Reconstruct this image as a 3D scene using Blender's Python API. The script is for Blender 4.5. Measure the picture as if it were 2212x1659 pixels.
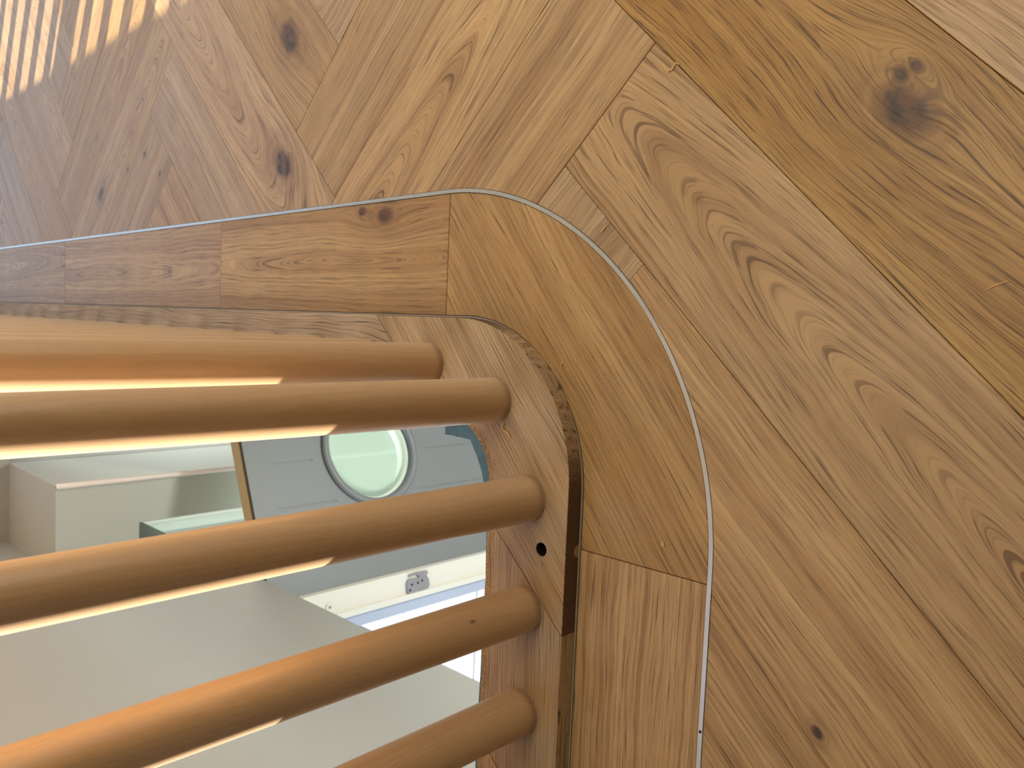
import bpy, bmesh, math, random
from mathutils import Vector, Matrix

for o in list(bpy.data.objects):
    bpy.data.objects.remove(o)
C = bpy.context.scene.collection
SC = bpy.context.scene
S = 0.53                                   # metres per unit (unit = lens height over the upper floor)


def W(x, y, z=-1.0):
    return Vector((x * S, y * S, (z + 1.0) * S))


# ------------------------------------------------------------------ camera
CF, CTH, CROLL, CYAW = 1722.17, 0.816769, -0.0320282, 0.1022402


def ray(px, py):
    u, v = 829.5 - py, 1106.0 - px
    c, s = math.cos(CROLL), math.sin(CROLL)
    u, v = c * u - s * v, s * u + c * v
    ct, st = math.cos(CTH), math.sin(CTH)
    d = (u, CF * ct + v * st, -CF * st + v * ct)
    c, s = math.cos(CYAW), math.sin(CYAW)
    return Vector((c * d[0] - s * d[1], s * d[0] + c * d[1], d[2]))


cam_d = bpy.data.cameras.new('camera')
cam = bpy.data.objects.new('camera', cam_d)
C.objects.link(cam)
r0 = ray(1106, 829.5)
ax = (ray(1107, 829.5) - r0).normalized()
ay = (ray(1106, 828.5) - r0).normalized()
az = -r0.normalized()
cam.matrix_world = Matrix(((ax.x, ay.x, az.x, 0), (ax.y, ay.y, az.y, 0), (ax.z, ay.z, az.z, S), (0, 0, 0, 1)))
cam_d.sensor_fit = 'HORIZONTAL'
cam_d.sensor_width = 36.0
cam_d.lens = CF / 2212.0 * 36.0
cam_d.clip_start = 0.01
cam_d.dof.use_dof = True
cam_d.dof.focus_distance = 0.66
cam_d.dof.aperture_fstop = 14.0
SC.camera = cam

# ------------------------------------------------------------------ world, sun, exposure
SUN_AZ = math.radians(26.5)
SUN_EL = math.atan(0.372 * math.cos(SUN_AZ))
wd = bpy.data.worlds.new('sky')
SC.world = wd
wd.use_nodes = True
nt = wd.node_tree
bg = nt.nodes['Background']
sky = nt.nodes.new('ShaderNodeTexSky')
sky.sky_type = 'NISHITA'
sky.sun_disc = False
sky.sun_elevation = SUN_EL + 0.25
sky.sun_rotation = math.radians(-63)
nt.links.new(sky.outputs[0], bg.inputs[0])
bg.inputs[1].default_value = 0.42

sd = bpy.data.lights.new('sun', 'SUN')
sd.energy = 25.0
sd.angle = math.radians(0.4)
sd.color = (1.0, 0.955, 0.88)
sun = bpy.data.objects.new('sun', sd)
C.objects.link(sun)
to_sun = Vector((-math.cos(SUN_AZ), math.sin(SUN_AZ), math.tan(SUN_EL)))
sun.rotation_euler = to_sun.to_track_quat('Z', 'Y').to_euler()
sun.location = W(-6, 4, 5)

SC.view_settings.view_transform = 'Standard'
SC.view_settings.look = 'None'
SC.view_settings.gamma = 1.0
SC.view_settings.use_curve_mapping = False
SC.view_settings.exposure = 0.0


def area_lamp(name, loc, size, sizey, power, color, rot):
    d = bpy.data.lights.new(name, 'AREA')
    d.shape = 'RECTANGLE'
    d.size, d.size_y, d.energy, d.color = size, sizey, power, color
    o = bpy.data.objects.new(name, d)
    C.objects.link(o)
    o.location = loc
    o.rotation_euler = rot
    return o


# unseen fill lights added: one panel over the landing, two points in the hall
area_lamp('landing_fill_light', W(1.75, 0.6, 3.45), 1.2, 1.2, 14.3, (1.0, 0.93, 0.79), (0, 0, 0)).data.spread = math.radians(95)
for loc, en in ((W(0.3, 4.2, -1.95), 16.0), (W(0.25, 0.9, -2.6), 44.0)):
    hl = bpy.data.lights.new('hall_fill_light', 'POINT')  # added fill to brighten partition, door and beige wall, no real bulb
    hl.energy, hl.shadow_soft_size, hl.color = en, 0.08, (0.97, 1.0, 0.95)
    hb = bpy.data.objects.new('hall_fill_light', hl)
    C.objects.link(hb)
    hb.location = loc


# ------------------------------------------------------------------ node helpers
def lin(r, g, b):
    f = lambda c: (c / 255 / 12.92) if c / 255 <= 0.04045 else ((c / 255 + 0.055) / 1.055) ** 2.4
    return (f(r), f(g), f(b), 1.0)


class V:
    """scalar socket with arithmetic"""
    def __init__(s, T, sock):
        s.T, s.s = T, sock

    def _m(s, op, *a, clamp=False):
        n = s.T.nodes.new('ShaderNodeMath')
        n.operation = op
        n.use_clamp = clamp
        for i, x in enumerate((s,) + a):
            if isinstance(x, V):
                s.T.links.new(x.s, n.inputs[i])
            else:
                n.inputs[i].default_value = x
        return V(s.T, n.outputs[0])

    def __add__(s, o): return s._m('ADD', o)
    __radd__ = __add__
    def __sub__(s, o): return s._m('SUBTRACT', o)
    def __rsub__(s, o): return (s * -1.0) + o
    def __mul__(s, o): return s._m('MULTIPLY', o)
    __rmul__ = __mul__
    def __truediv__(s, o): return s._m('DIVIDE', o)
    def pow(s, o): return s._m('POWER', o)
    def sqrt(s): return s._m('SQRT')
    def exp(s): return s._m('EXPONENT')
    def frac(s): return s._m('FRACT')
    def sin(s): return s._m('SINE')
    def abs(s): return s._m('ABSOLUTE')
    def max(s, o): return s._m('MAXIMUM', o)
    def clamp(s): return s._m('ADD', 0.0, clamp=True)

    def step(s, a, b):
        n = s.T.nodes.new('ShaderNodeMapRange')
        n.interpolation_type = 'SMOOTHSTEP'
        s.T.links.new(s.s, n.inputs['Value'])
        n.inputs['From Min'].default_value = min(a, b)
        n.inputs['From Max'].default_value = max(a, b)
        n.inputs['To Min'].default_value = 0.0 if a < b else 1.0
        n.inputs['To Max'].default_value = 1.0 if a < b else 0.0
        return V(s.T, n.outputs[0])


def vec(T, x, y, z):
    n = T.nodes.new('ShaderNodeCombineXYZ')
    for i, a in enumerate((x, y, z)):
        if isinstance(a, V):
            T.links.new(a.s, n.inputs[i])
        else:
            n.inputs[i].default_value = a
    return n.outputs[0]


def noise(T, v, detail=2.0, rough=0.5, dist=0.0):
    n = T.nodes.new('ShaderNodeTexNoise')
    n.inputs['Scale'].default_value = 1.0
    n.inputs['Detail'].default_value = detail
    n.inputs['Roughness'].default_value = rough
    n.inputs['Distortion'].default_value = dist
    T.links.new(v, n.inputs['Vector'])
    return V(T, n.outputs[0])


def attr3(T, name):
    n = T.nodes.new('ShaderNodeAttribute')
    n.attribute_type = 'OBJECT'
    n.attribute_name = name
    sp = T.nodes.new('ShaderNodeSeparateXYZ')
    T.links.new(n.outputs['Vector'], sp.inputs[0])
    return [V(T, sp.outputs[i]) for i in range(3)]


def mix(T, fac, a, b, mode='MIX'):
    n = T.nodes.new('ShaderNodeMix')
    n.data_type = 'RGBA'
    n.blend_type = mode
    for sock, x in ((n.inputs[0], fac), (n.inputs[6], a), (n.inputs[7], b)):
        if isinstance(x, V):
            T.links.new(x.s, sock)
        elif isinstance(x, bpy.types.NodeSocket):
            T.links.new(x, sock)
        else:
            sock.default_value = x
    return n.outputs[2]


def new_mat(name):
    m = bpy.data.materials.new(name)
    m.use_nodes = True
    T = m.node_tree
    return m, T, T.nodes['Principled BSDF']


def plain(name, col, rough=0.6, metal=0.0, var=0.03, scale=8.0):
    m, T, p = new_mat(name)
    tc = T.nodes.new('ShaderNodeTexCoord')
    mp = T.nodes.new('ShaderNodeMapping')
    mp.inputs['Scale'].default_value = (scale,) * 3
    T.links.new(tc.outputs['Object'], mp.inputs[0])
    n = noise(T, mp.outputs[0], 4.0)
    c2 = tuple(min(1.0, x * (1 - 2 * var)) for x in col[:3]) + (1,)
    T.links.new(mix(T, n, tuple(min(1, x * (1 + var)) for x in col[:3]) + (1,), c2), p.inputs['Base Color'])
    p.inputs['Roughness'].default_value = rough
    p.inputs['Metallic'].default_value = metal
    return m


def wobble_dark(T, x, y, seed):
    return noise(T, vec(T, x * 70.0 + seed, y * 110.0, 0.0), 2.0).step(0.40, 0.66)


def oak(name, base, dark, pale, rough=0.45, pore=0.72, plen=1.0, ring_w=0.0062, nknots=3, endgrain=0.0, sat=1.0):
    """solid oak; local x runs with the grain. per-object properties: grain_ring, grain_tone, knot_a/b/c"""
    m, T, p = new_mat(name)
    tc = T.nodes.new('ShaderNodeTexCoord')
    sp = T.nodes.new('ShaderNodeSeparateXYZ')
    T.links.new(tc.outputs['Object'], sp.inputs[0])
    x, y, z = (V(T, sp.outputs[i]) for i in range(3))
    yc, x0, k = attr3(T, 'grain_ring')
    bright, warm, seed = attr3(T, 'grain_tone')
    # knots push the grain lines apart
    kn_core = kn_halo = kn_ring = None
    yw = y
    for nm in ('knot_a', 'knot_b', 'knot_c')[:nknots]:
        kx, ky, kr = attr3(T, nm)
        kr = kr.max(0.0002)
        dx, dy = x - kx, y - ky
        wob = noise(T, vec(T, x * 55.0 + seed, y * 55.0, z * 40.0), 2.0) - 0.5
        q = (dx * dx * 0.42 + dy * dy).sqrt() / kr + wob * 0.7
        g = ((dx * dx * 0.10 + dy * dy * 0.55) / (kr * kr * 6.0) * -1.0).exp()
        yw = yw - dy * g * 0.8
        core = q.step(1.12, 0.62)
        halo = (q * q * -0.16).exp()
        rg = ((q * 7.5 + wob * 2.0).sin() * 0.5 + 0.5) * q.step(2.6, 0.9)
        kn_core = core if kn_core is None else kn_core.max(core)
        kn_halo = halo if kn_halo is None else kn_halo.max(halo)
        kn_ring = rg if kn_ring is None else kn_ring + rg
    lo = noise(T, vec(T, x * 2.6 + seed, yw * 9.0, z * 9.0), 3.0, 0.5) - 0.5
    lo2 = noise(T, vec(T, x * 9.0 + seed * 1.7, yw * 26.0, z * 26.0), 2.0, 0.5) - 0.5
    yy = yw - yc + lo * 0.030 + lo2 * 0.006
    dd = (x - x0) * k + z + lo2 * 0.004
    r = (yy * yy + dd * dd).sqrt()
    # annual rings
    jit = noise(T, vec(T, r * 70.0 + seed, x * 0.8, 0.0), 2.0)
    ph = r / ring_w + jit * 2.4
    saw = ph.frac()
    ring = saw.step(0.0, 0.16) * saw.step(1.0, 0.25)
    band = noise(T, vec(T, r * 38.0 + seed * 3.1, x * 0.6, 1.0), 2.0)
    blot = noise(T, vec(T, x * 5.0 + seed, y * 14.0, z * 14.0), 3.0)
    # pores: short dashes lying along the ring lines
    dash = noise(T, vec(T, x * (18.0 / plen) + seed, r * 1250.0, z * 200.0), 2.0, 0.55)
    dash2 = noise(T, vec(T, x * (30.0 / plen) + seed * 2.3, r * 2700.0, z * 300.0), 1.0, 0.5)
    por = (dash.step(0.54, 0.62) * (0.35 + ring * 0.65) + dash2.step(0.52, 0.68) * 0.38).clamp()
    lime = noise(T, vec(T, x * 18.0 + seed * 5.0, r * 900.0, 7.0), 2.0).step(0.56, 0.70) * band.step(0.40, 0.60)
    band2 = noise(T, vec(T, r * 120.0 + seed * 2.1, x * 1.2, 4.0), 2.0).step(0.50, 0.72)
    col = mix(T, band.step(0.25, 0.75) * 0.8, base, pale)
    col = mix(T, band2 * 0.42, col, dark)
    col = mix(T, ring * 0.40 * blot.step(0.2, 0.75), col, dark)
    pgain = attr3(T, 'grain_pore')[0]
    col = mix(T, (por * pgain * pore).clamp(), col, tuple(c * 0.50 for c in dark[:3]) + (1,))
    col = mix(T, lime * 0.34, col, tuple(min(1, c * 1.3) for c in pale[:3]) + (1,))
    col = mix(T, kn_halo * 0.38, col, tuple(c * 0.85 for c in dark[:3]) + (1,))
    col = mix(T, (kn_ring * 0.42).clamp(), col, lin(92, 60, 34))
    col = mix(T, kn_core * 0.92, col, mix(T, wobble_dark(T, x, y, seed), lin(88, 58, 33), lin(46, 31, 20)))
    if endgrain:
        geo = T.nodes.new('ShaderNodeNewGeometry')
        vt = T.nodes.new('ShaderNodeVectorTransform')
        vt.vector_type = 'NORMAL'
        vt.convert_from, vt.convert_to = 'WORLD', 'OBJECT'
        T.links.new(geo.outputs['Normal'], vt.inputs[0])
        s2 = T.nodes.new('ShaderNodeSeparateXYZ')
        T.links.new(vt.outputs[0], s2.inputs[0])
        eg = V(T, s2.outputs[0]).abs().step(0.34, 0.66)
        pits = noise(T, vec(T, x * 2600.0, y * 2600.0, z * 1600.0), 1.0).step(0.38, 0.72) * 0.8
        ecol = mix(T, pits, tuple(c * f for c, f in zip(dark[:3], (0.42, 0.27, 0.20))) + (1,), tuple(c * f for c, f in zip(dark[:3], (0.24, 0.13, 0.09))) + (1,))
        col = mix(T, eg * endgrain, col, ecol)
    # board tone
    hs = T.nodes.new('ShaderNodeHueSaturation')
    T.links.new(col, hs.inputs['Color'])
    T.links.new(bright.s, hs.inputs['Value'])
    T.links.new(warm.s, hs.inputs['Saturation'])
    T.links.new(hs.outputs[0], p.inputs['Base Color'])
    p.inputs['Roughness'].default_value = rough
    p.inputs['Specular IOR Level'].default_value = 0.4
    bp = T.nodes.new('ShaderNodeBump')
    bp.inputs['Strength'].default_value = 0.35
    bp.inputs['Distance'].default_value = 0.0003
    T.links.new((1.0 - por).s, bp.inputs['Height'])
    T.links.new(bp.outputs[0], p.inputs['Normal'])
    return m


M_FLOOR = oak('oak_floor', lin(160, 121, 74), lin(112, 76, 40), lin(186, 150, 100))
M_RAIL = oak('oak_rail', lin(164, 129, 84), lin(108, 77, 44), lin(184, 150, 106), rough=0.6, pore=0.85, plen=1.7, ring_w=0.0036, nknots=1, endgrain=0.9)


def beech():
    m, T, p = new_mat('beech_dowel')
    tc = T.nodes.new('ShaderNodeTexCoord')
    sp = T.nodes.new('ShaderNodeSeparateXYZ')
    T.links.new(tc.outputs['Object'], sp.inputs[0])
    x, y, z = (V(T, sp.outputs[i]) for i in range(3))
    a, b, seed = attr3(T, 'grain_tone')
    lo = noise(T, vec(T, x * 16.0 + seed, y * 16.0, z * 3.0), 2.0) - 0.5
    r = ((x + 0.05 + lo * 0.02) * (x + 0.05 + lo * 0.02) + (y + lo * 0.02 + z * 0.02) * (y + lo * 0.02 + z * 0.02)).sqrt()
    ring = (r / 0.0036 + lo * 2.0).frac()
    line = ring.step(0.0, 0.2) * ring.step(1.0, 0.3)
    fl = noise(T, vec(T, x * 900.0 + seed, y * 900.0, z * 70.0), 1.0).step(0.58, 0.7)
    bl = noise(T, vec(T, x * 20.0, y * 20.0 + seed, z * 6.0), 3.0)
    col = mix(T, bl, lin(194, 159, 115), lin(178, 140, 96))
    col = mix(T, line * 0.14, col, lin(150, 108, 68))
    col = mix(T, fl * 0.13, col, lin(128, 84, 48))
    vo = T.nodes.new('ShaderNodeTexVoronoi')
    vo.inputs['Scale'].default_value = 1.0
    T.links.new(vec(T, x * 26.0 + seed, y * 26.0, z * 11.0), vo.inputs['Vector'])
    spot = V(T, vo.outputs['Distance']).step(0.06, 0.03)
    col = mix(T, spot * 0.75, col, lin(70, 42, 22))
    T.links.new(col, p.inputs['Base Color'])
    p.inputs['Roughness'].default_value = 0.42
    p.inputs['Specular IOR Level'].default_value = 0.5
    p.inputs['Coat Weight'].default_value = 0.4
    p.inputs['Coat Roughness'].default_value = 0.4
    p.inputs['Sheen Weight'].default_value = 0.08
    p.inputs['Sheen Roughness'].default_value = 0.35
    return m


M_BEECH = beech()
M_STRIP = plain('brushed_metal', lin(205, 200, 188), 0.33, 0.75, 0.05, 60)
M_EDGE = plain('edge_metal', lin(150, 132, 108), 0.5, 0.15)
M_SUB = plain('subfloor_board', lin(70, 50, 34), 0.9)
M_WALL = plain('beige_paint', lin(158, 160, 155), 0.75, 0, 0.012, 3)
M_PALE = plain('pale_green_paint', lin(176, 181, 174), 0.7, 0, 0.012, 3)
M_WHITE = plain('white_plaster', lin(232, 230, 224), 0.8, 0, 0.01)
M_BOUNCECUT = plain('bounce_cut_dark', lin(62, 58, 54), 0.8)  # unseen back wall darkened to keep bounce off the balusters
M_CEIL = plain('bounce_cut_grey', lin(182, 180, 176), 0.9, 0, 0.01)  # unseen ceiling greyed so less bounce reaches the balusters
M_CREAM = plain('cream_gloss', lin(214, 212, 200), 0.4, 0, 0.01)
M_DOOR = plain('grey_door_paint', lin(112, 117, 119), 0.5, 0, 0.015)
M_DOORTOP = plain('bare_door_top', lin(206, 186, 142), 0.6, 0, 0.05, 30)
M_HINGE = plain('satin_steel', lin(150, 150, 156), 0.4, 0.5, 0.08, 90)
M_BROWN = plain('dark_brown', lin(92, 82, 60), 0.8)
M_DARK = plain('hole_shade_screws', lin(22, 16, 12), 0.9)  # shade of the drilled hole put into colour; also dark screws
M_SCREW = plain('screw_steel', lin(110, 100, 88), 0.35, 0.9)
M_SLAB = plain('paving_stone', lin(150, 150, 153), 0.85, 0, 0.16, 14)
M_GROUND = plain('joint_sand', lin(120, 116, 112), 0.95)
M_REVEAL = plain('blue_grey_render', lin(168, 178, 194), 0.8)
M_HALL = plain('hall_floor', lin(170, 160, 146), 0.6, 0, 0.05, 6)
M_DUST = plain('sawdust_wood', lin(206, 160, 104), 0.9, 0, 0.2, 300)
M_SHAVE = plain('shaving_wood', lin(196, 148, 88), 0.8, 0, 0.12, 200)
M_PAPER = plain('teal_paper', lin(84, 116, 124), 0.85, 0, 0.25, 120)
M_BEAD = plain('pale_bead', lin(226, 236, 224), 0.4)
M_PLUG = plain('dowel_wood', lin(160, 120, 78), 0.7, 0, 0.1, 200)
M_PLASTIC = plain('white_film', lin(250, 252, 252), 0.2)


def frosted():
    m, T, p = new_mat('frosted_glass')
    tl = T.nodes.new('ShaderNodeBsdfTranslucent')
    tl.inputs[0].default_value = (0.20, 0.225, 0.21, 1)
    tp = T.nodes.new('ShaderNodeBsdfTransparent')
    tp.inputs[0].default_value = (0.84, 0.92, 0.88, 1)
    m1 = T.nodes.new('ShaderNodeMixShader')
    m1.inputs[0].default_value = 0.5
    ms = T.nodes.new('ShaderNodeMixShader')
    ms.inputs[0].default_value = 0.75
    p.inputs['Base Color'].default_value = lin(206, 226, 212)
    p.inputs['Roughness'].default_value = 0.3
    T.links.new(tl.outputs[0], m1.inputs[1])
    T.links.new(tp.outputs[0], m1.inputs[2])
    T.links.new(p.outputs[0], ms.inputs[1])
    T.links.new(m1.outputs[0], ms.inputs[2])
    T.links.new(ms.outputs[0], T.nodes['Material Output'].inputs[0])
    return m


M_FROST = frosted()


def clear_glass():
    m, T, p = new_mat('clear_glass')
    tr = T.nodes.new('ShaderNodeBsdfTransparent')
    tr.inputs[0].default_value = (0.93, 0.97, 0.945, 1)
    gl = T.nodes.new('ShaderNodeBsdfGlossy')
    gl.inputs['Roughness'].default_value = 0.02
    ms = T.nodes.new('ShaderNodeMixShader')
    ms.inputs[0].default_value = 0.06
    T.links.new(tr.outputs[0], ms.inputs[1])
    T.links.new(gl.outputs[0], ms.inputs[2])
    T.links.new(ms.outputs[0], T.nodes['Material Output'].inputs[0])
    return m


M_GLASS = clear_glass()


# ------------------------------------------------------------------ object helpers
def link(name, me, mat=None, parent=None, M=None):
    if mat is not None:
        me.materials.clear()
        me.materials.append(mat)
    o = bpy.data.objects.new(name, me)
    C.objects.link(o)
    if parent is not None:
        o.parent = parent
    if M is not None:
        o.matrix_world = M
    return o


def tag(o, label=None, cat=None, group=None, kind=None):
    for k, v in (('label', label), ('category', cat), ('group', group), ('kind', kind)):
        if v:
            o[k] = v
    return o


def empty(name, loc, label, cat, group=None, kind=None):
    o = bpy.data.objects.new(name, None)
    C.objects.link(o)
    o.location = loc
    o.empty_display_size = 0.05
    bpy.context.view_layer.update()
    return tag(o, label, cat, group, kind)


def box(bm, a, b, M=None):
    """axis aligned box between world corners"""
    vs = []
    for i in range(8):
        co = Vector((a[0] if i & 1 == 0 else b[0], a[1] if i & 2 == 0 else b[1], a[2] if i & 4 == 0 else b[2]))
        vs.append(bm.verts.new(M @ co if M else co))
    for f in ((0, 2, 3, 1), (4, 5, 7, 6), (0, 1, 5, 4), (2, 6, 7, 3), (0, 4, 6, 2), (1, 3, 7, 5)):
        bm.faces.new([vs[i] for i in f])


def boxes(lst):
    bm = bmesh.new()
    for a, b in lst:
        lo = [min(p, q) for p, q in zip(W(*a), W(*b))]
        hi = [max(p, q) for p, q in zip(W(*a), W(*b))]
        box(bm, lo, hi)
    return fin(bm)


def fin(bm, smooth=False):
    bmesh.ops.recalc_face_normals(bm, faces=bm.faces)
    me = bpy.data.meshes.new('m')
    bm.to_mesh(me)
    bm.free()
    if smooth:
        for p in me.polygons:
            p.use_smooth = True
    return me


def prism(poly, z0, z1):
    """poly: list of (X,Y) units; z in units. returns bmesh in world metres"""
    bm = bmesh.new()
    lo = [bm.verts.new(W(p[0], p[1], z0)) for p in poly]
    hi = [bm.verts.new(W(p[0], p[1], z1)) for p in poly]
    n = len(poly)
    bm.faces.new(lo)
    bm.faces.new(hi)
    for i in range(n):
        bm.faces.new((lo[i], lo[(i + 1) % n], hi[(i + 1) % n], hi[i]))
    bmesh.ops.recalc_face_normals(bm, faces=bm.faces)
    return bm


def soften(bm, w, zmin):
    es = [e for e in bm.edges if len(e.link_faces) == 2 and e.calc_face_angle(0) > 0.6 and all(v.co.z > zmin for v in e.verts)]
    bmesh.ops.bevel(bm, geom=es, offset=w, segments=1, affect='EDGES', profile=0.5)


def local(bm, M):
    bm.transform(M.inverted())


def cut(obj, cutter_me):
    c = bpy.data.objects.new('cutter', cutter_me)
    C.objects.link(c)
    md = obj.modifiers.new('b', 'BOOLEAN')
    md.operation = 'DIFFERENCE'
    md.solver = 'EXACT'
    md.object = c
    bpy.context.view_layer.update()
    dg = bpy.context.evaluated_depsgraph_get()
    me = bpy.data.meshes.new_from_object(obj.evaluated_get(dg))
    obj.modifiers.clear()
    obj.data = me
    bpy.data.objects.remove(c)
    return obj


def clip(poly, a, b, c):
    """keep a*x+b*y<=c"""
    out = []
    for i in range(len(poly)):
        p, q = poly[i], poly[(i + 1) % len(poly)]
        dp, dq = a * p[0] + b * p[1] - c, a * q[0] + b * q[1] - c
        if dp <= 0:
            out.append(p)
        if dp * dq < 0:
            t = dp / (dp - dq)
            out.append((p[0] + (q[0] - p[0]) * t, p[1] + (q[1] - p[1]) * t))
    return out


def corner(X, Y, R, n=24):
    """rounded corner: from straight along Y (x=X) round to straight along X (y=Y); points from far to near"""
    cx, cy = X - R, Y + R
    return [(cx + R * math.cos(a), cy - R * math.sin(a)) for a in [math.pi / 2 * i / n for i in range(n + 1)]]


rnd = random.Random(7)

# ------------------------------------------------------------------ the house shell
WX, WT = -1.0, 0.29                # inner face of the left wall, its thickness
ZB = -1.555                        # head of the openings below
SILL = -0.308
left = boxes([((WX - WT, -4, ZB), (WX, 8, SILL)),                      # band between the two window rows
              ((WX - WT, -4, SILL), (WX, 0.72, 3.6)), ((WX - WT, 6.2, SILL), (WX, 8, 3.6)), ((WX - WT, 0.72, 2.9), (WX, 6.2, 3.6)),
              ((WX - WT, -4, -5.5), (WX, 0.95, ZB)), ((WX - WT, 4.4, -5.5), (WX, 8, ZB))])
w = tag(link('wall_left', left, M_WALL), 'beige painted wall beyond the stair void, with door and windows', 'wall', kind='structure')
pier = boxes([((WX - WT, 2.802, -5.5), (-1.10, 2.86, ZB))])
link('pier', pier, M_REVEAL, w)
win = boxes([((WX - 0.2, 4.14, SILL), (WX - 0.1, 4.28, 2.9)), ((WX - 0.2, 2.40, SILL), (WX - 0.1, 2.52, 2.9)),
             ((WX - 0.2, 0.72, SILL), (WX - 0.1, 0.82, 2.9)), ((WX - 0.2, 6.1, SILL), (WX - 0.1, 6.2, 2.9)), ((WX - 0.2, 0.82, 2.8), (WX - 0.1, 6.1, 2.9))])
tag(link('window_1', win, M_WHITE), 'white frame of the wide low window above the stair void', 'window', kind='structure')
tag(link('wall_back', boxes([((WX - WT, -4.3, -1.5), (4.8, -4, 3.6))]), M_BOUNCECUT), 'unseen wall behind the photographer, darkened to cut bounce', 'wall', kind='structure')
tag(link('wall_right', boxes([((4.5, -4, -1), (4.8, 0.3, 3.6)), ((4.5, 5.0, -1), (4.8, 8, 3.6)), ((4.5, 0.3, 2.9), (4.8, 5.0, 3.6))]), M_WHITE), 'white wall on the far side of the landing', 'wall', kind='structure')
tag(link('wall_far', boxes([((WX - WT, 8, -1), (-0.1, 8.3, 3.6)), ((3.6, 8, -1), (4.8, 8.3, 3.6)), ((-0.1, 8, 2.9), (3.6, 8.3, 3.6)), ((-0.1, 8, -1.0), (3.6, 8.3, -0.9))]), M_WHITE), 'white end wall of the landing with its tall opening', 'wall', kind='structure')
tag(link('ceiling', boxes([((WX - WT, -4.3, 3.6), (4.8, 8.3, 3.8))]), M_CEIL), 'ceiling over the landing, greyed to cut bounce', 'ceiling', kind='structure')
tag(link('wall_void_end', boxes([((WX, 3.83, -1.0), (-0.152, 3.98, -0.85)), ((WX, 3.83, -5.5), (-0.66, 3.98, -1.0))]), M_WALL), 'beige upstand closing the far end of the stair void', 'wall', kind='structure')

# lower hall
tag(link('wall_lower_far', boxes([((WX, 5.2, -5.5), (4.8, 5.4, -1.5))]), M_PALE), 'pale green grey wall at the end of the lower hall', 'wall', kind='structure')
tag(link('wall_lower_right', boxes([((4.5, -4, -5.5), (4.8, 1.5, -1.5)), ((4.5, 4.9, -5.5), (4.8, 5.2, -1.5)), ((4.5, 1.5, -5.5), (4.8, 4.9, -4.4))]), M_WHITE), 'white wall of the lower hall, with an added opening for light', 'wall', kind='structure')  # opening added out of view so sky light reaches the partition
tag(link('wall_lower_back', boxes([((WX, -4.3, -5.5), (4.8, -4, -1.5))]), M_WHITE), 'white back wall of the lower hall', 'wall', kind='structure')
tag(link('floor_lower', boxes([((WX - WT, -4.3, -5.7), (4.8, 5.4, -5.5))]), M_HALL), 'pale floor of the lower hall', 'floor', kind='structure')
nib = boxes([((-0.847, 3.25, -5.5), (-0.662, 3.83, -1.0)), ((WX, 3.25, -1.307), (-0.847, 3.83, -1.0))])
nb = tag(link('wall_nib', nib, M_PALE), 'short pale green partition wall standing below the void end', 'wall', kind='structure')
bm = bmesh.new()
bmesh.ops.create_cone(bm, cap_ends=True, segments=20, radius1=0.006, radius2=0.006, depth=2.2)
me = fin(bm, True)
for v in me.vertices:
    t = (v.co.z + 1.1)
    v.co.x += 0.004 * math.sin(t * 2.4)
link('film_edge', me, M_PLASTIC, nb, Matrix.Translation(W(-0.66, 3.245, -1.0) - Vector((0, 0, 1.1))))['label'] = 'bright white plastic film edge'

# ------------------------------------------------------------------ upper floor
PT = 0.028                         # board thickness
w_ = 0.2268
U0, V0 = 0.779, 0.1797
OX, OY, OR = 0.246, 0.5385, 0.575  # centre line of the metal inlay
SW = 0.0034                        # half width of the inlay
IX, IY, IR = 0.019, 0.768, 0.28    # inner edge of the border boards
floor = tag(link('floor', boxes([((-0.15, -4, -1.5), (4.5, 8, -1 - PT)), ((WX, -4, -1.5), (-0.15, 0.93, -1 - PT)), ((WX, 5.2, -1.5), (-0.15, 8, -1 - PT))]), M_SUB),
            'oak herringbone floor of the landing with plank border', 'floor', kind='structure')
link('edge_board', boxes([((WX, 5.16, -1.5), (-0.152, 5.199, -1.0))]), M_PALE, floor)['label'] = 'pale painted edge board'


def regionR(off):
    c = corner(OX + off, OY - off, OR + off, 48)
    return [(OX + off, 9.0)] + c + [(-3.0, OY - off), (-3.0, 9.0)]


cutR = prism(regionR(SW + 0.0009), -1.2, -0.8)
cutR_me = fin(cutR)

special = {}                       # (kind, strip, column) -> properties


def knots_for(kind, uc, vc):
    """knots given in floor (u, v, radius in metres)"""
    K = [(0.424, 0.036, 0.0125), (0.459, 0.012, 0.0040), (0.451, -0.004, 0.0034), (1.64, 0.733, 0.0155), (1.449, 0.944, 0.0155),
         (2.263, 1.724, 0.009), (2.148, 1.529, 0.0028), (2.084, 1.417, 0.0035), (1.959, 1.389, 0.0028), (-0.087, 0.618, 0.0032)]
    res = []
    for (u, v, r) in K:
        if kind == 'p':
            lx, ly = (u - uc), (v - vc)
        else:
            lx, ly = (v - vc), -(u - uc)
        if abs(lx) < w_ * 2.5 and abs(ly) < w_ / 2:
            res.append((lx * S, ly * S, r))
    return res


def style(o, ring, tone, kn=(), pore=1.0):
    o['grain_ring'] = [float(v) for v in ring]
    o['grain_tone'] = [float(v) for v in tone]
    o['grain_pore'] = [float(pore), 0.0, 0.0]
    for nm, k in zip(('knot_a', 'knot_b', 'knot_c'), list(kn) + [(9.0, 9.0, 0.0)] * 3):
        o[nm] = [float(v) for v in k]


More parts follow.
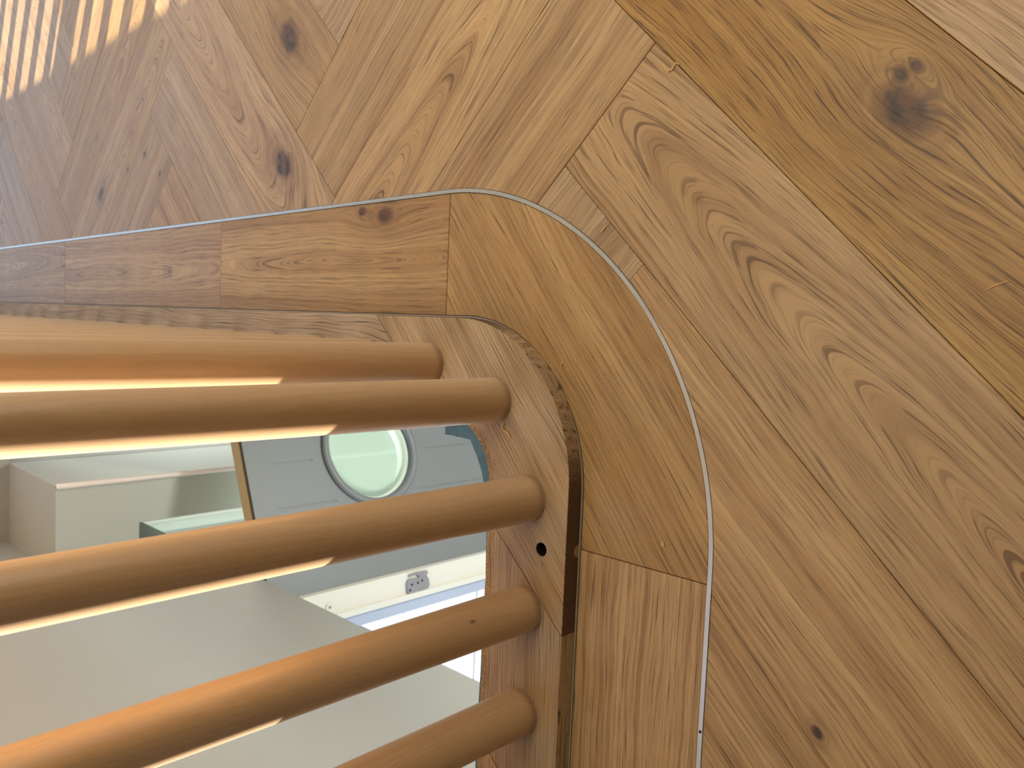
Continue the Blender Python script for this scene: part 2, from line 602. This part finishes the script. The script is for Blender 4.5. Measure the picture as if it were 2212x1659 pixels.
planks = []
gap = 0.0004
for kind in 'pm':
    for j in range(-20, 45):
        for k in range(-5, 6):
            if kind == 'p':
                u0, u1 = U0 - j * w_ + (10 * k - 5) * w_, U0 - j * w_ + 10 * k * w_
                v0, v1 = V0 + j * w_, V0 + (j + 1) * w_
            else:
                u0, u1 = U0 + j * w_, U0 + (j + 1) * w_
                v0, v1 = V0 - j * w_ + 10 * k * w_, V0 - j * w_ + (10 * k + 5) * w_
            uc, vc = (u0 + u1) / 2, (v0 + v1) / 2
            q = 0.70710678
            poly = [((u - v) * q, (u + v) * q) for u, v in ((u0 + gap, v0 + gap), (u1 - gap, v0 + gap), (u1 - gap, v1 - gap), (u0 + gap, v1 - gap))]
            for cl in ((-1, 0, 0.998), (1, 0, 4.49), (0, -1, 0.45), (0, 1, 7.98)):
                poly = clip(poly, *cl)
                if len(poly) < 3:
                    break
            if len(poly) < 3:
                continue
            # drop boards wholly inside the bordered area
            inside = all(p[0] < OX - 0.001 and p[1] > OY + 0.001 and (p[0] < OX - OR or p[1] > OY + OR or math.hypot(p[0] - OX + OR, p[1] - OY - OR) < OR) for p in poly)
            if inside:
                continue
            bm = prism(poly, -1 - PT, -1.0 + rnd.uniform(-0.0004, 0.0004))
            soften(bm, 0.0004, -0.005)
            ang = math.pi / 4 if kind == 'p' else 3 * math.pi / 4
            Mx = Matrix.Translation(W((uc - vc) * q, (uc + vc) * q)) @ Matrix.Rotation(ang, 4, 'Z')
            local(bm, Mx)
            o = link('plank', fin(bm), M_FLOOR, floor, Mx)
            if min(p[0] for p in poly) < OX + 0.02 and max(p[1] for p in poly) > OY - 0.02:
                bpy.context.view_layer.update()
                cut(o, cutR_me.copy())
                if len(o.data.polygons) == 0:
                    bpy.data.objects.remove(o)
                    continue
            kn = knots_for(kind, uc, vc)
            if rnd.random() < 0.45:
                ring = (rnd.choice((-1, 1)) * rnd.uniform(0.12, 0.3), rnd.uniform(-0.4, 0.4), rnd.uniform(0.0, 0.05))
            else:
                ring = (rnd.uniform(-0.03, 0.03), rnd.uniform(-0.5, 0.5), rnd.choice((-1, 1)) * rnd.uniform(0.05, 0.11))
            tone = [rnd.uniform(0.93, 1.08), rnd.uniform(0.86, 1.05), rnd.uniform(0, 40)]
            if kind == 'p' and k == 0:
                if j == 0:
                    ring, tone = (-0.004, -0.26, 0.085), [0.99, 0.98, 3.0]
                elif j == -1:
                    ring, tone = (0.10, 0.0, 0.03), [0.86, 1.14, 9.0]
                elif j == -2:
                    ring, tone = (0.2, 0.0, 0.03), [1.05, 0.95, 2.0]
                elif j == 1:
                    ring, tone = (0.18, 0.0, 0.02), [1.09, 1.0, 12.0]
                elif j == 2:
                    ring, tone = (-0.2, 0.0, 0.02), [1.03, 1.0, 15.0]
            if kind == 'm' and k == 0:
                if j == 0:
                    ring, tone = (0.25, 0.0, 0.01), [0.98, 1.0, 21.0]
                elif j == 1:
                    ring, tone = (0.004, 0.30, 0.10), [1.06, 1.0, 25.0]
                elif j == 2:
                    ring, tone = (-0.2, 0.0, 0.02), [0.95, 1.0, 28.0]
                elif j == -1:
                    ring, tone = (0.25, 0.0, 0.01), [0.92, 0.92, 31.0]
            style(o, ring, tone, kn, 1.45 if (kind, j, k) == ('p', -1, 0) else 1.0)
            planks.append(o)

# border boards
OE = OX - SW - 0.0009
boards = []


def board(poly, ang, cen, ring, tone, kn=(), bev=0.0005):
    bm = prism(poly, -1 - PT, -1.0)
    soften(bm, bev, -0.005)
    Mx = Matrix.Translation(W(*cen)) @ Matrix.Rotation(ang, 4, 'Z')
    local(bm, Mx)
    o = link('border_board', fin(bm), M_FLOOR, floor, Mx)
    style(o, ring, tone, [((a[0]) * S, (a[1]) * S, a[2]) for a in kn])
    boards.append(o)
    return o


g = 0.0006
H2 = math.pi / 2
JY, JX = 1.110, -0.349
xm = (OE + IX) / 2
for (a, b, ring, tone, kn) in ((JY, 1.989, (0.0, -0.05, 0.06), (1.0, 1.03, 5.0), ((1.301 - 1.5495, -(0.215 - xm), 0.0085), (1.379 - 1.5495, -(0.228 - xm), 0.0045))),
                               (1.989, 3.160, (0.004, 0.12, 0.05), (1.0, 0.95, 17.0), ()),
                               (3.160, 4.330, (-0.02, 0.1, 0.06), (0.97, 0.92, 23.0), ()),
                               (4.330, 5.460, (0.1, 0.1, 0.04), (1.0, 0.95, 27.0), ()),
                               (5.460, 6.720, (0.0, 0.0, 0.05), (0.98, 0.95, 41.0), ()),
                               (6.720, 7.98, (0.1, 0.1, 0.03), (1.02, 0.95, 43.0), ())):
    board([(IX, a + g), (OE, a + g), (OE, b - g), (IX, b - g)], H2, (xm, (a + b) / 2), ring, tone, kn)
for i in range(4):
    x0_, x1_ = WX + 0.002 + i * 0.254, WX + 0.0012 + (i + 1) * 0.254
    board([(x0_, 5.2), (x1_, 5.2), (x1_, 7.98), (x0_, 7.98)], H2, ((x0_ + x1_) / 2, 6.6), (0.15, 0.1, 0.03), (1.0, 0.97, 50.0 + i))
oc = corner(OE, 2 * OY - OY + SW + 0.0009, OR - SW - 0.0009, 40)
ic = corner(IX, IY, IR, 40)
poly = [(OE, JY - g)] + [p for p in oc if p[1] < JY - g and p[0] > JX + g] + [(JX + g, OY + SW + 0.0009), (JX + g, IY)] + [p for p in reversed(ic) if p[0] > JX and p[1] < JY] + [(IX, JY - g)]
board(poly, math.radians(38), (-0.03, 0.80), (-0.30, 0.0, 0.03), (0.98, 1.06, 33.0))
NY0, NY1 = OY + SW + 0.0009, IY
board([(JX - g, NY0), (JX - g, NY1), (WX, NY1), (WX, NY0)], 0, (-0.67, 0.65), (0.22, 0.0, 0.015), (1.13, 0.98, 37.0))


def ribbon(path, hw, z0, z1):
    """flat bar following a path (closed cross-section)"""
    bm = bmesh.new()
    n = len(path)
    L, Rr = [], []
    for i, p in enumerate(path):
        a, b = path[max(0, i - 1)], path[min(n - 1, i + 1)]
        t = Vector((b[0] - a[0], b[1] - a[1])).normalized()
        nn = Vector((-t.y, t.x)) * hw
        L.append((p[0] + nn.x, p[1] + nn.y))
        Rr.append((p[0] - nn.x, p[1] - nn.y))
    rows = []
    for i in range(n):
        rows.append([bm.verts.new(W(*L[i], z0)), bm.verts.new(W(*L[i], z1)), bm.verts.new(W(*Rr[i], z1)), bm.verts.new(W(*Rr[i], z0))])
    for i in range(n - 1):
        for k in range(4):
            bm.faces.new((rows[i][k], rows[i][(k + 1) % 4], rows[i + 1][(k + 1) % 4], rows[i + 1][k]))
    bm.faces.new(rows[0])
    bm.faces.new(rows[-1])
    return fin(bm)


path = [(OX, 7.98), (OX, 3.0)] + corner(OX, OY, OR, 64) + [(-0.6, OY), (WX + 0.002, OY)]
strip = link('inlay_strip', ribbon(path, SW, -1 - PT, -0.9992), M_STRIP, floor)
strip['label'] = 'pale metal inlay strip'
bm = bmesh.new()
bmesh.ops.create_cone(bm, cap_ends=True, segments=12, radius1=0.0011, radius2=0.0011, depth=0.0006)
sc_ = link('screw', fin(bm), M_DARK, strip, Matrix.Translation(W(-0.561, OY, -0.9992) + Vector((0, 0, 0.0002))))
path = [(IX - 0.0022, 5.19), (IX - 0.0022, 2.5)] + corner(IX - 0.0022, IY + 0.0022, IR - 0.002, 48) + [(-0.6, IY + 0.0022), (WX + 0.002, IY + 0.0022)]
es = link('edge_strip', ribbon(path, 0.0014, -1 - PT, -0.9985), M_EDGE, floor)
es['label'] = 'thin metal edge between border and rail'

# ------------------------------------------------------------------ balustrade
bal = empty('balustrade', W(-0.07, 0.86, -1), 'oak base rail with round beech balusters around the stair void', 'balustrade')
RZ = -0.967
RX0, RY0, RR0 = 0.0145, 0.7725, 0.265
RX1, RY1, RR1 = -0.161, 0.947, 0.11
JO, JI = -0.485, -0.323
FO, FI = 1.275, 1.113
ro, ri = corner(RX0, RY0, RR0, 90), corner(RX1, RY1, RR1, 24)


def rail(poly, ang, cen, ring, tone, holes=()):
    bm = prism(poly, -1 - PT, RZ)
    Mx = Matrix.Translation(W(cen[0], cen[1], RZ)) @ Matrix.Rotation(ang, 4, 'Z')
    soften(bm, 0.0004, 0.01)
    local(bm, Mx)
    o = link('rail_section', fin(bm), M_RAIL, bal, Mx)
    bpy.context.view_layer.update()
    for hx, hy, hr in holes:
        b2 = bmesh.new()
        bmesh.ops.create_cone(b2, cap_ends=True, segments=32, radius1=hr, radius2=hr, depth=0.05)
        b2.transform(Matrix.Translation(W(hx, hy, RZ) + Vector((0, 0, -0.003))))
        cut(o, fin(b2))
    style(o, ring, tone)
    return o


rail([(RX0, 5.19), (RX0, FO + .0002), (RX1, FI + .0002), (RX1, 5.19)], H2, (-0.07, 2.5), (0.01, 0.1, 0.05), (0.95, 0.88, 3.0))
HOLE = (-0.355, 0.823)
corner_rail = rail([(RX0, FO - .0002)] + ro + [(JO + .0002, RY0), (JI + .0002, RY1)] + list(reversed(ri)) + [(RX1, FI - .0002)], math.radians(40), (-0.16, 0.9),
                   (0.28, 0.0, 0.02), (1.0, 0.97, 11.0), [(HOLE[0], HOLE[1], 0.0060)])
near_rail = rail([(JO - .0002, RY0), (WX + 0.002, RY0), (WX + 0.002, RY1), (JI - .0002, RY1)], 0, (-0.7, 0.86), (0.24, 0.0, 0.02), (1.0, 0.95, 19.0))
# bolt seen down in the hole, plug in the rail's side
bm = bmesh.new()
bmesh.ops.create_cone(bm, cap_ends=True, segments=6, radius1=0.0026, radius2=0.0026, depth=0.004)
bmesh.ops.create_cone(bm, cap_ends=True, segments=20, radius1=0.0038, radius2=0.0038, depth=0.001)
link('bolt_head', fin(bm), M_SCREW, corner_rail, Matrix.Translation(W(HOLE[0], HOLE[1], RZ) + Vector((0, 0, -0.0112))))['label'] = 'steel bolt down in the drilled hole'
bm = bmesh.new()
bmesh.ops.create_cone(bm, cap_ends=True, segments=28, radius1=0.0052, radius2=0.0052, depth=0.002)
link('dowel_plug', fin(bm), M_PLUG, corner_rail, Matrix.Translation(W(-0.352, RY0, -0.9985) + Vector((0, 0.0007, 0))) @ Matrix.Rotation(H2, 4, 'X'))['label'] = 'paler round wooden plug'

bm = bmesh.new()  # near-black cup painting the shade inside the drilled hole
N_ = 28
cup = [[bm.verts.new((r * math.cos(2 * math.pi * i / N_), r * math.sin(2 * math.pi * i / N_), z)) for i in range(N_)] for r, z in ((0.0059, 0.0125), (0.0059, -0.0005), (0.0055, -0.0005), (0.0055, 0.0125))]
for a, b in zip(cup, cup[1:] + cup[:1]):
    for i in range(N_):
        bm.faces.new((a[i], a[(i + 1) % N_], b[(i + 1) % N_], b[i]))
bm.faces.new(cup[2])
link('hole_shade_cup', fin(bm), M_DARK, corner_rail, Matrix.Translation(W(HOLE[0], HOLE[1], RZ) + Vector((0, 0, -0.0135))))['label'] = 'near-black lining, shade of the drilled hole put into colour'

# balusters
ZT = 0.72
bm = bmesh.new()
prof = [(-0.9672, 0.0383), (-0.95, 0.0382), (-0.6, 0.0364), (-0.2, 0.0343), (0.2, 0.0325), (ZT, 0.0305)]
rings = []
for zz, rr in prof:
    rings.append([bm.verts.new((rr * S * math.cos(2 * math.pi * i / 48), rr * S * math.sin(2 * math.pi * i / 48), (zz - RZ) * S)) for i in range(48)])
for a, b in zip(rings, rings[1:]):
    for i in range(48):
        bm.faces.new((a[i], a[(i + 1) % 48], b[(i + 1) % 48], b[i]))
bm.faces.new(rings[0])
bm.faces.new(rings[-1])
bal_me = fin(bm, True)
for p in bal_me.polygons:
    if len(p.vertices) > 4:
        p.use_smooth = False
spots = [(-0.0714, 1.113), (-0.123, 0.941), (-0.2775, 0.857), (-0.461, 0.854), (-0.6365, 0.854), (-0.815, 0.854)]
spots += [(-0.0714, 1.113 + 0.1815 * k) for k in range(1, 23)]
for i, (x_, y_) in enumerate(spots):
    o = link('baluster', bal_me, M_BEECH, bal, Matrix.Translation(W(x_, y_, RZ)) @ Matrix.Rotation(rnd.uniform(0, 6.28), 4, 'Z'))
    o['grain_tone'] = [1.0, 1.0, rnd.uniform(0, 50)]
hp = [(-0.0714, 5.19), (-0.0714, 2.0)] + corner(-0.0714, 0.8495, 0.19, 24) + [(-0.6, 0.8495), (WX + 0.002, 0.8495)]
link('handrail', ribbon(hp, 0.055, ZT - 0.002, ZT + 0.075), M_BEECH, bal)

# ------------------------------------------------------------------ door below, standing open
ZTOP = -1.6
sc = ZTOP / -1.5
A = Vector((-0.751 * sc, 2.678 * sc))
E = Vector((0.487, 0.206)).normalized()            # from hinge edge towards the free edge
NRM = Vector((E.y, -E.x))                          # faces the camera
D_TH = 0.088


def along(azd):
    """distance along the door face (from A) where the sight line of azimuth azd meets it"""
    t = math.tan(math.radians(azd))
    return (t * A.y - A.x) / (E.x - t * E.y)


t_h = along(-22.2)
HNG = A + E * t_h
door = empty('door_1', W(HNG.x, HNG.y, -5.48), 'grey boarded front door with round window, standing open below', 'door', kind='structure')
DM = Matrix(((E.x, -NRM.x, 0, HNG.x * S), (E.y, -NRM.y, 0, HNG.y * S), (0, 0, 1, (ZTOP + 1) * S), (0, 0, 0, 1)))   # local x along door, y away from camera, z up from top
DW, DH, DT = 1.58 * S, 3.85 * S, D_TH * S


def on_door(px, py):
    d = ray(px, py)
    n3 = Vector((NRM.x, NRM.y, 0))
    p0 = Vector((HNG.x, HNG.y, 0))
    t = p0.dot(n3) / d.dot(n3)
    P3 = d * t
    return ((P3.x - HNG.x) * E.x + (P3.y - HNG.y) * E.y) * S, (P3.z - ZTOP) * S


pl, pr, pb = on_door(697, 965), on_door(893, 965), on_door(798, 1087)


def circ(a, b, c):
    ax_, ay_, bx, by, cx, cy = *a, *b, *c
    d = 2 * (ax_ * (by - cy) + bx * (cy - ay_) + cx * (ay_ - by))
    ux = ((ax_ ** 2 + ay_ ** 2) * (by - cy) + (bx ** 2 + by ** 2) * (cy - ay_) + (cx ** 2 + cy ** 2) * (ay_ - by)) / d
    uy = ((ax_ ** 2 + ay_ ** 2) * (cx - bx) + (bx ** 2 + by ** 2) * (ax_ - cx) + (cx ** 2 + cy ** 2) * (bx - ax_)) / d
    return ux, uy, math.hypot(ax_ - ux, ay_ - uy)


PX, PZ, PR = circ(pl, pr, pb)
print('porthole', PX, PZ, PR, 'door hinge', HNG, 'door width', DW)
bm = bmesh.new()
box(bm, (0, 0, -DH), (DW, DT, 0))
slab = link('door_slab', fin(bm), M_DOOR, door, DM)
bpy.context.view_layer.update()
cb = bmesh.new()
bmesh.ops.create_cone(cb, cap_ends=True, segments=64, radius1=PR * 0.90, radius2=PR * 0.90, depth=0.3)
cb.transform(DM @ Matrix.Translation((PX, 0, PZ)) @ Matrix.Rotation(H2, 4, 'X'))
g1 = (along(-11.6) - t_h) * S
g2 = (along(-15.2) - t_h) * S
sp_ = g1 - g2
gr = []
for gx in (g2 - sp_ * 0.97, g2, g1, g1 + sp_, g1 + 2 * sp_):
    dxp = abs(gx - PX)
    top = -0.055
    if dxp < PR * 1.25:
        hh = math.sqrt((PR * 1.25) ** 2 - dxp ** 2)
        gr += [(gx, top, PZ + hh), (gx, PZ - hh, -DH + 0.1)]
    else:
        gr += [(gx, top, -DH + 0.1)]
for gx, za, zb in gr:
    if 0.03 < gx < DW - 0.03:
        box(cb, (gx - 0.0025, -0.01, zb), (gx + 0.0025, 0.0016, za), DM)
bmesh.ops.recalc_face_normals(cb, faces=cb.faces)
cut(slab, fin(cb))
bm = bmesh.new()
box(bm, (0.002, 0.011, 0.0), (DW, DT - 0.003, 0.0012))
link('top_edge', fin(bm), M_DOORTOP, door, DM)['label'] = 'bare tan top edge'


bm = bmesh.new()  # dark brown line beside the bare top edge
box(bm, (0.002, 0.004, 0.0), (DW, 0.010, 0.0008))
link('brown_line', fin(bm), M_BROWN, door, DM)['label'] = 'dark brown line along the top edge'


def ring_mesh(prof, seg=64):
    bm = bmesh.new()
    rows = []
    for i in range(seg):
        a = 2 * math.pi * i / seg
        rows.append([bm.verts.new((r * math.cos(a), y, r * math.sin(a))) for r, y in prof])
    n = len(prof)
    for i in range(seg):
        for k in range(n):
            bm.faces.new((rows[i][k], rows[i][(k + 1) % n], rows[(i + 1) % seg][(k + 1) % n], rows[(i + 1) % seg][k]))
    return fin(bm, True)


PM = DM @ Matrix.Translation((PX, 0, PZ))
link('porthole_rim', ring_mesh([(PR * 1.03, 0.002), (PR * 1.03, -0.006), (PR * 0.97, -0.010), (PR * 0.90, -0.006), (PR * 0.885, 0.004), (PR * 0.905, 0.004)]), M_DOOR, door, PM)
link('porthole_bead', ring_mesh([(PR * 0.885, DT * 0.15), (PR * 0.885, DT * 0.9), (PR * 0.83, DT * 0.9), (PR * 0.86, DT * 0.15)]), M_BEAD, door, PM)
bm = bmesh.new()
bmesh.ops.create_cone(bm, cap_ends=True, segments=64, radius1=PR * 0.86, radius2=PR * 0.86, depth=0.006)
link('porthole_glass', fin(bm), M_FROST, door, PM @ Matrix.Translation((0, DT * 0.55, 0)) @ Matrix.Rotation(H2, 4, 'X'))['label'] = 'pale green frosted pane'

# frame of the door opening: white hinge jamb, its hinge, outer reveal
fr = tag(link('door_frame', boxes([((-1.222, 2.70, -5.5), (-1.107, 2.80, ZB)), ((-1.222, 0.95, -5.5), (-1.107, 1.04, ZB)), ((-1.222, 1.04, -1.585), (-1.107, 2.70, ZB))]), M_CREAM),
         'white painted door frame with a steel hinge on its jamb', 'door frame', kind='structure')
link('stop_bead', boxes([((-1.232, 2.685, -5.5), (-1.205, 2.70, -1.6))]), M_CREAM, fr)
link('outer_reveal', boxes([((-1.29, 2.70, -5.5), (-1.2225, 2.80, ZB))]), M_REVEAL, fr)['label'] = 'blue grey outer reveal'


def on_y(px, py, yv):
    d = ray(px, py)
    return d * (yv / d.y)


# hinge leaf outline on the jamb face
hp = [on_y(a, b, 2.695) for a, b in ((878, 1260), (881, 1252), (889, 1249), (903, 1248), (905, 1244), (898, 1240), (884, 1245), (882, 1242), (898, 1236), (921, 1232), (924, 1236), (920, 1241), (925, 1250), (927, 1262), (924, 1270), (905, 1277), (884, 1283), (879, 1278))]
bm = bmesh.new()
f_ = [bm.verts.new(W(p.x, 2.697, p.z)) for p in hp]
b_ = [bm.verts.new(W(p.x, 2.690, p.z)) for p in hp]
bm.faces.new(f_)
bm.faces.new(b_)
for i in range(len(hp)):
    bm.faces.new((f_[i], f_[(i + 1) % len(hp)], b_[(i + 1) % len(hp)], b_[i]))
hin = link('hinge', fin(bm), M_HINGE, fr)
hin['label'] = 'grey steel hinge leaf with rounded corners'
for a, b in ((903, 1259), (890, 1263), (912, 1254), (886, 1275)):
    p = on_y(a, b, 2.69)
    bm = bmesh.new()
    bmesh.ops.create_cone(bm, cap_ends=True, segments=12, radius1=0.0028, radius2=0.0028, depth=0.001)
    link('screw', fin(bm), M_DARK, hin, Matrix.Translation(W(p.x, 2.6895, p.z)) @ Matrix.Rotation(H2, 4, 'X'))
p = on_y(711, 1311, 2.70)
bm = bmesh.new()
bmesh.ops.create_cone(bm, cap_ends=True, segments=20, radius1=0.009, radius2=0.009, depth=0.004)
se = link('cover_cap', fin(bm), M_CREAM, fr, Matrix.Translation(W(p.x, 2.698, p.z)) @ Matrix.Rotation(H2, 4, 'X'))
bm = bmesh.new()
bmesh.ops.create_cone(bm, cap_ends=True, segments=12, radius1=0.003, radius2=0.003, depth=0.002)
link('screw', fin(bm), M_HINGE, se, Matrix.Translation(W(p.x, 2.693, p.z)) @ Matrix.Rotation(H2, 4, 'X'))

# side window between the door and the partition
sw = tag(link('window_2', boxes([((-1.2, 2.86, -5.5), (-1.1, 2.93, ZB)), ((-1.2, 4.33, -5.5), (-1.1, 4.4, ZB)), ((-1.2, 2.93, -1.6), (-1.1, 4.33, ZB))]), M_CREAM),
         'tall side window beside the open door below', 'window', kind='structure')
link('pane', boxes([((-1.155, 2.93, -5.5), (-1.145, 4.33, -1.6))]), M_GLASS, sw)

# ------------------------------------------------------------------ paving outside
GZ = -5.6
ground = tag(link('paving', boxes([((-30, -6, GZ - 0.4), (WX - WT, 32, GZ - 0.05))]), M_GROUND), 'sunlit pale stone paving outside the door', 'paving', kind='structure')
bm = bmesh.new()
tw = 1.13
box(bm, (-tw * S / 2 + 0.004, -tw * S / 2 + 0.004, -0.03), (tw * S / 2 - 0.004, tw * S / 2 - 0.004, 0))
soften(bm, 0.003, -0.01)
tile = fin(bm)
for i in range(13):
    for j in range(17):
        x_, y_ = -1.9 - i * tw, 2.2 + j * tw + (0.5 * tw if i % 2 else 0)
        aa = math.degrees(math.atan2(-x_, y_))
        if aa < 8 or aa > 50:
            continue
        link('paving_slab', tile, M_SLAB, ground, Matrix.Translation(W(x_, y_, GZ + rnd.uniform(-0.006, 0.006))))

# ------------------------------------------------------------------ teal paper under the rail, sawdust, shavings
pp = [(962, 922), (961, 938), (978, 941), (1016, 950), (1030, 985), (1041, 1020), (1045, 1045), (1050, 1085), (1051, 1120), (1049, 1250), (1043, 1330), (1038, 1450), (1031, 1560), (1025, 1700),
      (1080, 1700), (1090, 1400), (1100, 1120), (1070, 960), (1020, 905), (985, 900)]
zz = -0.9995 - PT - 0.0005


def at_z(px, py, z):
    d = ray(px, py)
    return d * (z / d.z)


poly = [at_z(a, b, zz) for a, b in pp]
paper = link('masking_paper', fin(prism([(p.x, p.y) for p in poly], zz - 0.0015, zz)), M_PAPER)
tag(paper, 'torn teal paper strip sticking out under the base rail', 'paper')


def near_foot(x_, y_):
    return any(math.hypot(x_ - a, y_ - b) < 0.046 for a, b in spots)


def speck(bm, p, s):
    v = []
    a = rnd.uniform(0, 6.28)
    l, h = s * rnd.uniform(0.8, 2.2), s * rnd.uniform(0.3, 0.7)
    ca, sa = math.cos(a), math.sin(a)
    for x_, y_, z_ in ((-l, -s * .4, 0), (l, -s * .4, 0), (0, s * .6, 0), (rnd.uniform(-.3, .3) * l, 0, h)):
        v.append(bm.verts.new(p + Vector((x_ * ca - y_ * sa, x_ * sa + y_ * ca, z_))))
    for f in ((0, 2, 1), (0, 1, 3), (1, 2, 3), (2, 0, 3)):
        bm.faces.new([v[i] for i in f])


bm = bmesh.new()
# crumbs piled along the inner edge of the rail
pe = [(RX1, 1.35), (RX1, 1.1)] + ri + [(-0.45, RY1), (-0.98, RY1)]
segs = []
for a, b in zip(pe, pe[1:]):
    segs.append((a, b, math.hypot(b[0] - a[0], b[1] - a[1])))
tot = sum(s[2] for s in segs)
for i in range(3400):
    d = rnd.uniform(0, tot)
    for a, b, l in segs:
        if d <= l:
            break
        d -= l
    t = d / l
    x_, y_ = a[0] + (b[0] - a[0]) * t, a[1] + (b[1] - a[1]) * t
    nx, ny = (b[1] - a[1]) / l, -(b[0] - a[0]) / l
    if nx * 1 + ny * -1 < 0:
        nx, ny = -nx, -ny
    o_ = 0.0015 + abs(rnd.gauss(0, 0.009))
    if near_foot(x_ + nx * o_, y_ + ny * o_):
        continue
    speck(bm, W(x_ + nx * o_, y_ + ny * o_, RZ + 0.0004), rnd.uniform(0.0003, 0.0010) * (1.25 if o_ < 0.008 else 0.7))
for i in range(700):                       # dusty patch on the corner of the rail
    x_, y_ = rnd.gauss(-0.225, 0.03), rnd.gauss(0.905, 0.022)
    if math.hypot(x_ + 0.271, y_ - 1.057) > 0.125 and y_ < 0.94 and not near_foot(x_, y_):
        speck(bm, W(x_, y_, RZ + 0.0004), rnd.uniform(0.0002, 0.00042))
for (bx, by) in spots[:7]:                 # rings of crumbs at the baluster feet
    for i in range(90):
        a = rnd.uniform(0, 6.28) if i < 60 else rnd.gauss(0.9, 0.35)
        r_ = 0.0416 + abs(rnd.gauss(0, 0.003 if i < 60 else 0.006))
        speck(bm, W(bx + r_ * math.cos(a), by + r_ * math.sin(a), RZ + 0.0004), rnd.uniform(0.0002, 0.0005))
sd1 = tag(link('sawdust', fin(bm), M_DUST), 'fine sawdust piled along the inner edge of the base rail', 'sawdust', kind='stuff')
bm = bmesh.new()
n_ = 0
while n_ < 900:
    a, r_ = rnd.uniform(-0.25, math.pi / 2 + 0.25), rnd.gauss(0.47, 0.11)
    x_, y_ = -0.329 + r_ * math.cos(a), 1.11 - r_ * math.sin(a)
    if rnd.random() < 0.12:
        x_, y_ = rnd.uniform(0.03, 0.5), rnd.uniform(0.4, 1.6)
    if (x_ < IX + .002 and y_ > IY - .002 and (x_ < IX - IR or y_ > IY + IR or math.hypot(x_ - IX + IR, y_ - IY - IR) < IR + .003)) or x_ < -0.7:
        continue
    speck(bm, W(x_, y_, -0.9994), rnd.uniform(0.00025, 0.0006))
    n_ += 1
tag(link('sawdust', fin(bm), M_DUST), 'pale specks of sawdust scattered over the curved border board', 'sawdust', kind='stuff')


def shaving(px, py, z, pts, wd, label):
    """curl of wood: pts = (dx, dy, dz) in mm along the floor, from the pixel where it lies"""
    base = at_z(px, py, z)
    bm = bmesh.new()
    rows = []
    P_ = [Vector((a * .001, b * .001, c * .001 + 0.0004)) for a, b, c in pts]
    n = len(P_)
    for i in range(n):
        t = (P_[min(n - 1, i + 1)] - P_[max(0, i - 1)]).normalized()
        s_ = t.cross(Vector((0, 0, 1))).normalized() * wd * .001 * (0.35 + 0.65 * math.sin(math.pi * (i + .6) / (n + .2)))
        up = Vector((0, 0, 0.00035))
        rows.append([bm.verts.new(P_[i] - s_), bm.verts.new(P_[i] + s_), bm.verts.new(P_[i] + s_ + up), bm.verts.new(P_[i] - s_ + up)])
    for i in range(n - 1):
        for k in range(4):
            bm.faces.new((rows[i][k], rows[i][(k + 1) % 4], rows[i + 1][(k + 1) % 4], rows[i + 1][k]))
    bm.faces.new(rows[0])
    bm.faces.new(rows[-1])
    o = link('wood_shaving', fin(bm), M_SHAVE, None, Matrix.Translation(W(base.x, base.y, z)))
    tag(o, label, 'wood shaving', 'wood shavings lying about')
    return o


shaving(1095, 932, RZ, [(7, 3, .6), (4, 4.5, .8), (1, 4, .6), (0, 1, .2), (-2, -3, 0), (-6, -5, 0)], 0.9, 'hooked tan wood shaving on the base rail beside the corner baluster')
shaving(1196, 575, -1, [(4, 5, .3), (2, 2, .2), (0, 0, .1), (-4, -4, .1)], 0.6, 'tan wood shaving touching the inside of the curved metal strip')
shaving(1230, 237, -1, [(-3.5, 4, .1), (0, 1, .1), (3.2, -5, .1)], 0.4, 'thin pale splinter on the straight grained plank above the curved strip')
shaving(1456, 146, -1, [(5, 10, .2), (1, 7, .6), (-2, 4, .8), (-1, 1, .5), (3, -2, .3), (1, -5, .1)], 0.8, 'curled shaving lying across the plank seam near the large knot board')
shaving(1244, 775, -1, [(-3, -2, .1), (0, 0, .2), (4, 3, .1)], 0.4, 'straight sliver of wood on the curved border board beyond the rail')
shaving(1219, 790, -1, [(-2, 1.5, .3), (-1, 3, .6), (1.5, 2.5, .5), (2.5, 0, .1)], 0.5, 'small curled wood shaving on the curved border board close to the rail')
shaving(1304, 495, -1, [(-2.2, 2, .1), (0, 0, .2), (2, -2.2, .1)], 0.8, 'short fat wood chip on the dark filler piece outside the strip')
shaving(1433, 1176, -1, [(-1.8, -.8, .1), (0, 0, .4), (1.8, .8, .1)], 1.3, 'pale round wood crumb near the plank joint of the border')
shaving(1169, 1217, RZ, [(-2, 1, .1), (-1, -1, .4), (1, -1.4, .3)], 0.5, 'tiny curl of wood on the base rail below the drilled hole')
shaving(1058, 1628, RZ, [(6, 9, .2), (2, 4, .3), (-4, -3, .3), (-11, -11, .2)], 1.1, 'long tan splinter on the base rail at the lowest baluster')
shaving(2157, 1165 - 550, -1, [(-3, 6, .1), (0, 1, .1), (2, -5, .1)], 0.4, 'fine pale splinter on the dark knotty plank')
